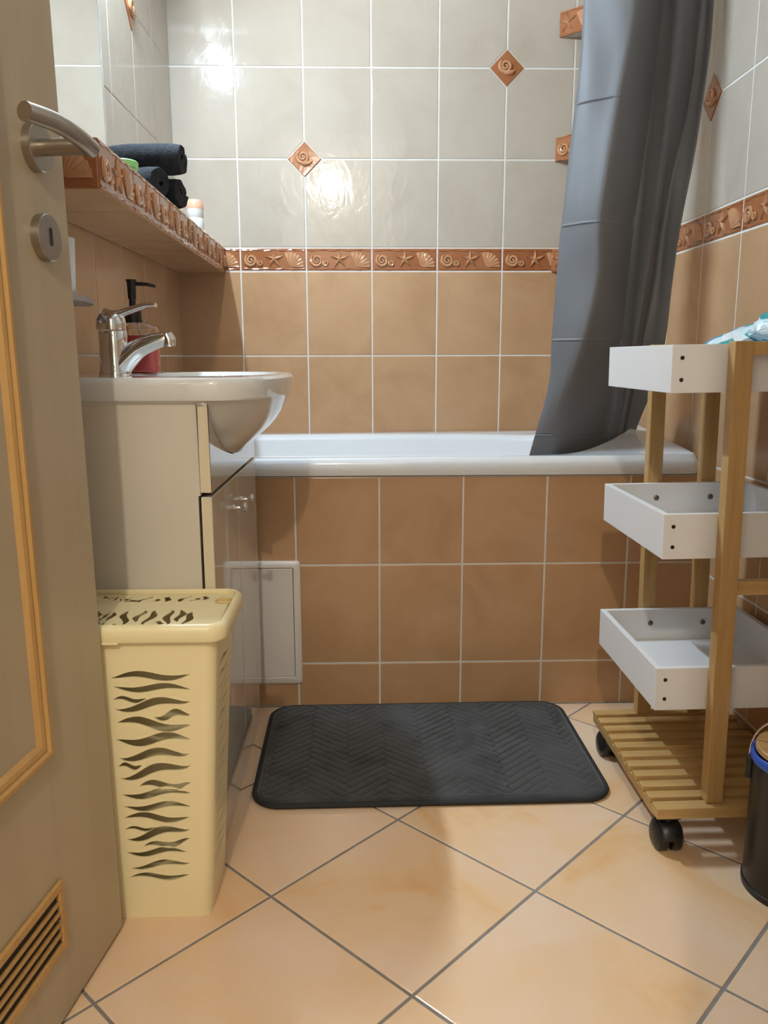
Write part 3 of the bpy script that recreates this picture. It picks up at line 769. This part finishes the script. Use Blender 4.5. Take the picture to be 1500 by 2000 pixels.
merge(b, panel('x0', 'x1', 'y0', -1, fh, 'x'))
sh = [wavy((-1.452, .405-.0185*k), (-1.352, .408-.0185*k), .0075, k*1.3) for k in range(19)]
merge(b, panel('y0', 'y1', 'x1', 1, sh, 'y')); merge(b, panel('y0', 'y1', 'x0', -1, [[(y_, z) for y_, z in h_] for h_ in sh], 'y'))
merge(b, panel('x0', 'x1', 'y1', 1, [], 'x'))
for kx, ky, a0 in (('x1', 'y1', 0), ('x0', 'y1', 90), ('x0', 'y0', 180), ('x1', 'y0', 270)):
    L = []
    for z in (0, hz1_):
        for rr_ in (RC, RC-tb) if z == 0 else (RC-tb, RC):
            cx = hv(kx, z)+(-RC if kx == 'x1' else RC); cyy = hv(ky, z)+(-RC if ky == 'y1' else RC)
            L.append([(cx+rr_*math.cos(math.radians(a0+90*i/8)), cyy+rr_*math.sin(math.radians(a0+90*i/8)), z) for i in range(9)])
    L = [L[1], L[0], L[3], L[2], L[1]]
    loft(L, False, False, False, b)
bx(b, hv('x0', 0)+.004, hv('x1', 0)-.004, hv('y0', 0)+.004, hv('y1', 0)-.004, 0, .004)
part('bucket', b, 'hamper', t, 35)
lx0, lx1, ly0, ly1 = .026, .380, -1.499, -1.2995
def LR(i, z): return [(x, y, z) for x, y in rrect(lx0+i, lx1-i, ly0+i, ly1-i, max(.030-i, .006), 6)]
part('lid_rim', loft([LR(.008, .461), LR(.002, .461), LR(0, .464), LR(0, .477), LR(.002, .483), LR(.006, .4865), LR(.009, .487), LR(.012, .485), LR(.0125, .476), LR(.008, .470), LR(.008, .461)], False, False), 'hamper', t, 40)
FS = [(.198,-1.478,.197,-1.416),(.211,-1.478,.214,-1.468),(.227,-1.478,.217,-1.411),(.242,-1.466,.243,-1.411),(.257,-1.478,.259,-1.409),(.277,-1.478,.279,-1.456),(.292,-1.478,.284,-1.41),(.305,-1.466,.299,-1.41),(.313,-1.478,.32,-1.417)]
BS = [(.157,-1.366,.152,-1.318),(.173,-1.368,.176,-1.318),(.194,-1.368,.202,-1.318),(.217,-1.367,.231,-1.318),(.239,-1.366,.246,-1.335),(.26,-1.363,.261,-1.318),(.281,-1.363,.295,-1.318),(.303,-1.360,.309,-1.332),(.32,-1.353,.32,-1.318)]
def flap(nm, y0, y1, S_, tilt, th):
    hs_ = []
    for i, (a, c, e, f) in enumerate(S_):
        hs_.append(wavy((a, c), (e, f), th, i*1.9, .4))
        if a-.118 > .055: hs_.append(wavy((a-.126, c), (e-.126, f), th, i*1.9+1, .4))
    bm = holed(rect(lx0+.0135, lx1-.0135, y0, y1), hs_, .003)
    for v in bm.verts: v.co.z += .4805+tilt*(v.co.y-y0)
    return part(nm, bm, 'hamper', t)
flap('lid_flap', ly0+.0135, -1.3735, FS, .03, .0115); flap('lid_flap', -1.3715, ly1-.0135, BS, -.05, .011)
part('latch', lathe([(.0135, .482), (.0145, .4862), (.012, .4866), (.010, .4845), (.0, .4843)], (.358, -1.373, 0), 22, caps=False), 'latch', t, 40)
part('hinge_tab', box(.16, .226, -1.5005, -1.4985, .4595, .4635, .0008), 'hamper', t)

# ------------------------------------------------------------ bath mat
mw_, mh_, mz_ = .712, .455, .014
t = root('bath_mat', (.711, -.937, 0), 'charcoal velvet bath mat with embossed herringbone lines in front of the bathtub', 'mat', None, .013)
nx, ny = 440, 282; b = bmesh.new(); Rm = .055; G_ = []
def inside(x, y): # signed distance to the rounded rectangle, positive inside
    qx = abs(x)-(mw_/2-Rm); qy = abs(y)-(mh_/2-Rm)
    return Rm-(math.hypot(max(qx, 0), max(qy, 0))+min(max(qx, qy), 0))
def sq(u, v):   # square to rounded rectangle
    x, y = u*mw_/2, v*mh_/2
    dx_, dy_ = abs(x)-(mw_/2-Rm), abs(y)-(mh_/2-Rm)
    if dx_ > 0 and dy_ > 0:
        m_ = max(dx_, dy_); h_ = math.hypot(dx_, dy_); k = m_/h_
        x = math.copysign(mw_/2-Rm+dx_*k, x); y = math.copysign(mh_/2-Rm+dy_*k, y)
    return x, y
wb, nb = .0185, 6; c45 = math.sqrt(.5)
for j in range(ny+1):
    row = []
    for i in range(nx+1):
        x, y = sq(2*i/nx-1, 2*j/ny-1); d = inside(x, y)
        a_, b_ = (x*.96+y*1.04)*c45/wb, (y*1.04-x*.96)*c45/wb
        ia_, jb_ = math.floor(a_), math.floor(b_); fa, fb = a_-ia_, b_-jb_; k = (ia_-jb_) % (2*nb)
        e_ = 1.0                                # distance to the nearest brick edge, in brick widths
        if k < nb:
            e_ = min(fb, 1-fb)
            if k == 0: e_ = min(e_, fa)
            if k == nb-1: e_ = min(e_, 1-fa)
        else:
            e_ = min(fa, 1-fa)
            if k == nb: e_ = min(e_, 1-fb)
            if k == 2*nb-1: e_ = min(e_, fb)
        g_ = 1-sstep(.02, .17, e_)
        blk = min(1, max(.25, .62+.9*noise.noise(Vector((x*9, y*9, 4.0)))))
        z = mz_-.0042*g_*blk*sstep(.010, .026, d)+.0012*noise.noise(Vector((x*18, y*18, 0)))*sstep(0, .03, d)
        z -= .006*(1-sstep(0, .012, d))
        row.append(b.verts.new((.711+x, -.937+y, z)))
    G_.append(row)
for a, c in zip(G_, G_[1:]):
    for i in range(nx): b.faces.new((a[i], a[i+1], c[i+1], c[i]))
part('velvet_top', b, 'mat', t, 80)
edge = [(.711+x, -.937+y, .0062) for x, y in rrect(-mw_/2, mw_/2, -mh_/2, mh_/2, Rm, 10)]
edge += edge[:2]
part('edge_binding', tube(edge, .0058, 8), 'matbind', t, 60)
P = rrect(-mw_/2+.002, mw_/2-.002, -mh_/2+.002, mh_/2-.002, Rm, 8)
part('backing', prism([(.711+x, -.937+y) for x, y in P], .0005, .004), 'matbind', t)

# ------------------------------------------------------------ bamboo trolley with white trays
cx0, cx1, cyb, cyf = 1.088, 1.384, -.938, -1.343
t = root('storage_trolley', (1.236, -1.14, 0), 'bamboo trolley with three white trays and a slatted base beside the bin', 'trolley')
t.rotation_euler.y = -.013
zb = .095
for k in range(11):
    y0 = cyf+(cyb-cyf-.026)*k/10
    part('slat', box(cx0, cx1, y0, y0+.026 if k in (0, 10) else y0+.023, zb-.010 if k else zb-.020, zb, .0012), 'bamboo_x', t)
for x0, x1 in ((cx0+.001, cx0+.026), (cx1-.026, cx1-.001)): part('base_rail', box(x0, x1, cyf+.027, cyb-.001, zb-.026, zb-.0102, .0012), 'bamboo', t)
posts = ((1.178, 1.208), (1.291, 1.320)); ty0, ty1 = -1.305, -.966
for x0, x1 in posts:
    part('post', box(x0, x1, ty0-.026, ty0-.0005, zb+.0005, .890, .0015), 'bamboo', t)
    part('post', box(x0, x1, ty1+.0005, ty1+.026, zb+.0005, .890, .0015), 'bamboo', t)
for y0, y1 in ((ty0-.022, ty0-.004), (ty1+.004, ty1+.022)):
    for z0, z1 in ((.868, .889), (.473, .497)): part('cross_rail', box(posts[0][1], posts[1][0], y0, y1, z0, z1, .001), 'bamboo_x', t)
for z1 in (.338, .609, .886):
    z0 = z1-.077; q = .011
    tr = link('tray', None, t, Vector((1.236, -1.135, z0))-t.location)
    part('side_board', box(cx0, cx0+q, ty0+q, ty1-q, z0, z1, .0008), 'tray', tr)
    part('side_board', box(cx1-q, cx1, ty0+q, ty1-q, z0, z1, .0008), 'tray', tr)
    part('front_board', box(cx0, cx1, ty0, ty0+q, z0, z1, .0008), 'tray', tr)
    part('back_board', box(cx0, cx1, ty1-q, ty1, z0, z1, .0008), 'tray', tr)
    part('bottom_board', box(cx0+q, cx1-q, ty0+q, ty1-q, z0+.004, z0+.010), 'tray', tr)
    for dz_ in (.021, .056):
        for x in (cx0+.0165, cx1-.0165): part('screw', lathe([(.0034, ty0-.0006), (.0034, ty0+.001)], (x, 0, z1-dz_), 12, 'y'), 'hole', tr, 40)
    for x in (1.193, 1.3055): part('bolt', lathe([(.0055, ty1-q-.0015), (.0052, ty1-q-.003), (.003, ty1-q-.0042), (.0005, ty1-q-.0044)], (x, 0, z1-.030), 14, 'y'), 'screw', tr, 40)
def caster(x, y, rz):
    c = link('caster', None, t, Vector((x, y, 0))-t.location)
    part('plate', box(x-.018, x+.018, y-.018, y+.018, zb-.030, zb-.0262, .001), 'rubber', c)
    part('fork', lathe([(.009, .050), (.012, .058), (.012, zb-.030)], (x, y, 0), 16), 'rubber', c, 40)
    for s_ in (-1, 1): part('wheel', lathe([(.016, s_*.003), (.0265, s_*.004), (.0275, s_*.010), (.0265, s_*.020), (.019, s_*.0245), (.004, s_*.0255)], (x, y, .0278), 26, 'x'), 'rubber', c, 40)
    b_ = bmesh.new()
    L_ = []
    for xx, k_ in ((-.020, .82), (-.014, 1), (.014, 1), (.020, .82)): L_.append([(x+xx, y+.0315*k_*math.cos(a), .0278+.0315*k_*math.sin(a)) for a in [math.radians(5+170*i/14) for i in range(15)]])
    loft(L_, False, False, False, b_); o_ = part('hood', b_, 'rubber', c, 50); o_.modifiers.new('s', 'SOLIDIFY').thickness = .0015
for x, y in ((1.118, -1.312), (1.118, -.968), (1.354, -.968), (1.354, -1.312)): caster(x, y, 0)

# ------------------------------------------------------------ wrapped packs lying in the top tray
def pack(cx_, cy_, cz_, sx_, sy_, sz_, rz, tilt, seed, label):
    b_ = bmesh.new(); bmesh.ops.create_cube(b_, size=2); bmesh.ops.subdivide_edges(b_, edges=list(b_.edges), cuts=11, use_grid_fill=True)
    for v in b_.verts:
        x, y, z = v.co
        k = 1-.86*max(abs(x), abs(y))**4
        p = Vector((x*sx_*(1-.05*y*y), y*sy_*(1-.05*x*x), z*sz_*max(k, .1)))
        p += Vector((0, 0, 1))*.006*noise.noise(Vector((x*3+seed, y*3, z*.5)))+Vector((1, 1, 0))*.003*noise.noise(Vector((x*4, y*4+seed, z)))
        p.rotate(Matrix.Rotation(tilt, 3, 'Y')); p.rotate(Matrix.Rotation(rz, 3, 'Z'))
        v.co = p+Vector((cx_, cy_, cz_))
    thing('wrapped_pack', b_, 'film', label, 'packet', 'wrapped packs in the top tray', 60)
pack(1.215, -1.20, .842, .085, .045, .024, .2, -.12, 1, 'flattest blue and white film-wrapped pack, lowest in the top tray')
pack(1.262, -1.13, .889, .080, .048, .024, -.3, -.34, 5, 'blue and white film-wrapped pack resting aslant over the lowest pack')
pack(1.318, -1.215, .921, .060, .050, .026, .4, -.25, 9, 'topmost blue and white film-wrapped pack against the tiled wall')

# ------------------------------------------------------------ pedal-less waste bin
bxc, byc, br = 1.2886, -1.431, .080
t = root('waste_bin', (bxc, byc, 0), 'round black waste bin with a bamboo lid and a blue bag', 'bin')
part('can', lathe([(br-.004, .012), (br, .012), (br-.001, .232), (br-.004, .232), (br-.006, .02), (.0, .02)], (bxc, byc, 0), 48, caps=False), 'binblack', t, 35)
part('base_ring', lathe([(br-.006, .0), (br+.0015, .001), (br+.002, .011), (br-.003, .013)], (bxc, byc, 0), 48), 'rubber', t, 35)
L = []
for r_, z_ in ((br-.004, .236), (br-.001, .2375), (br+.002, .235), (br+.0035, .230), (br+.003, .225), (br+.0015, .222)):
    L.append([(bxc+(r_+.0015*noise.noise(Vector((math.cos(a)*3, math.sin(a)*3, z_*30))))*math.cos(a), byc+(r_+.0015*noise.noise(Vector((math.cos(a)*3, math.sin(a)*3, z_*30))))*math.sin(a), z_+.004*noise.noise(Vector((math.cos(a)*2.5, math.sin(a)*2.5, 3)))) for a in [2*PI*i/64 for i in range(64)]])
part('bag_rim', loft(L, False, False), 'bluebag', t, 60)
lid = part('lid', lathe([(br-.008, .236), (br-.004, .2385), (br-.004, .246), (br-.006, .248), (.054, .247), (.0535, .2458), (.0525, .2458)], (bxc, byc, 0), 56, caps=False), 'lidwood', t, 35)
part('swing_disc', lathe([(.0522, .244), (.0522, .2468), (.051, .2474)], (bxc, byc, 0), 48), 'lidwood', lid, 35)
ca, sa = -.8876, .4606
for sg in (-1, 1):
    b = box(-.005, .005, -.010, .010, .182, .220, .002); b.transform(Matrix.Translation((bxc+sg*(br+.003)*ca, byc+sg*(br+.003)*sa, 0)) @ Matrix.Rotation(math.atan2(sa, ca), 4, 'Z'))
    part('handle_lug', b, 'rubber', t)
pts = []
for i in range(25):
    a = PI*i/24; pts.append((bxc+(br+.004)*math.cos(a)*ca, byc+(br+.004)*math.cos(a)*sa, .218+.082*math.sin(a)**.8))
part('wire_handle', tube(pts, .0016, 8), 'chrome', t, 60)
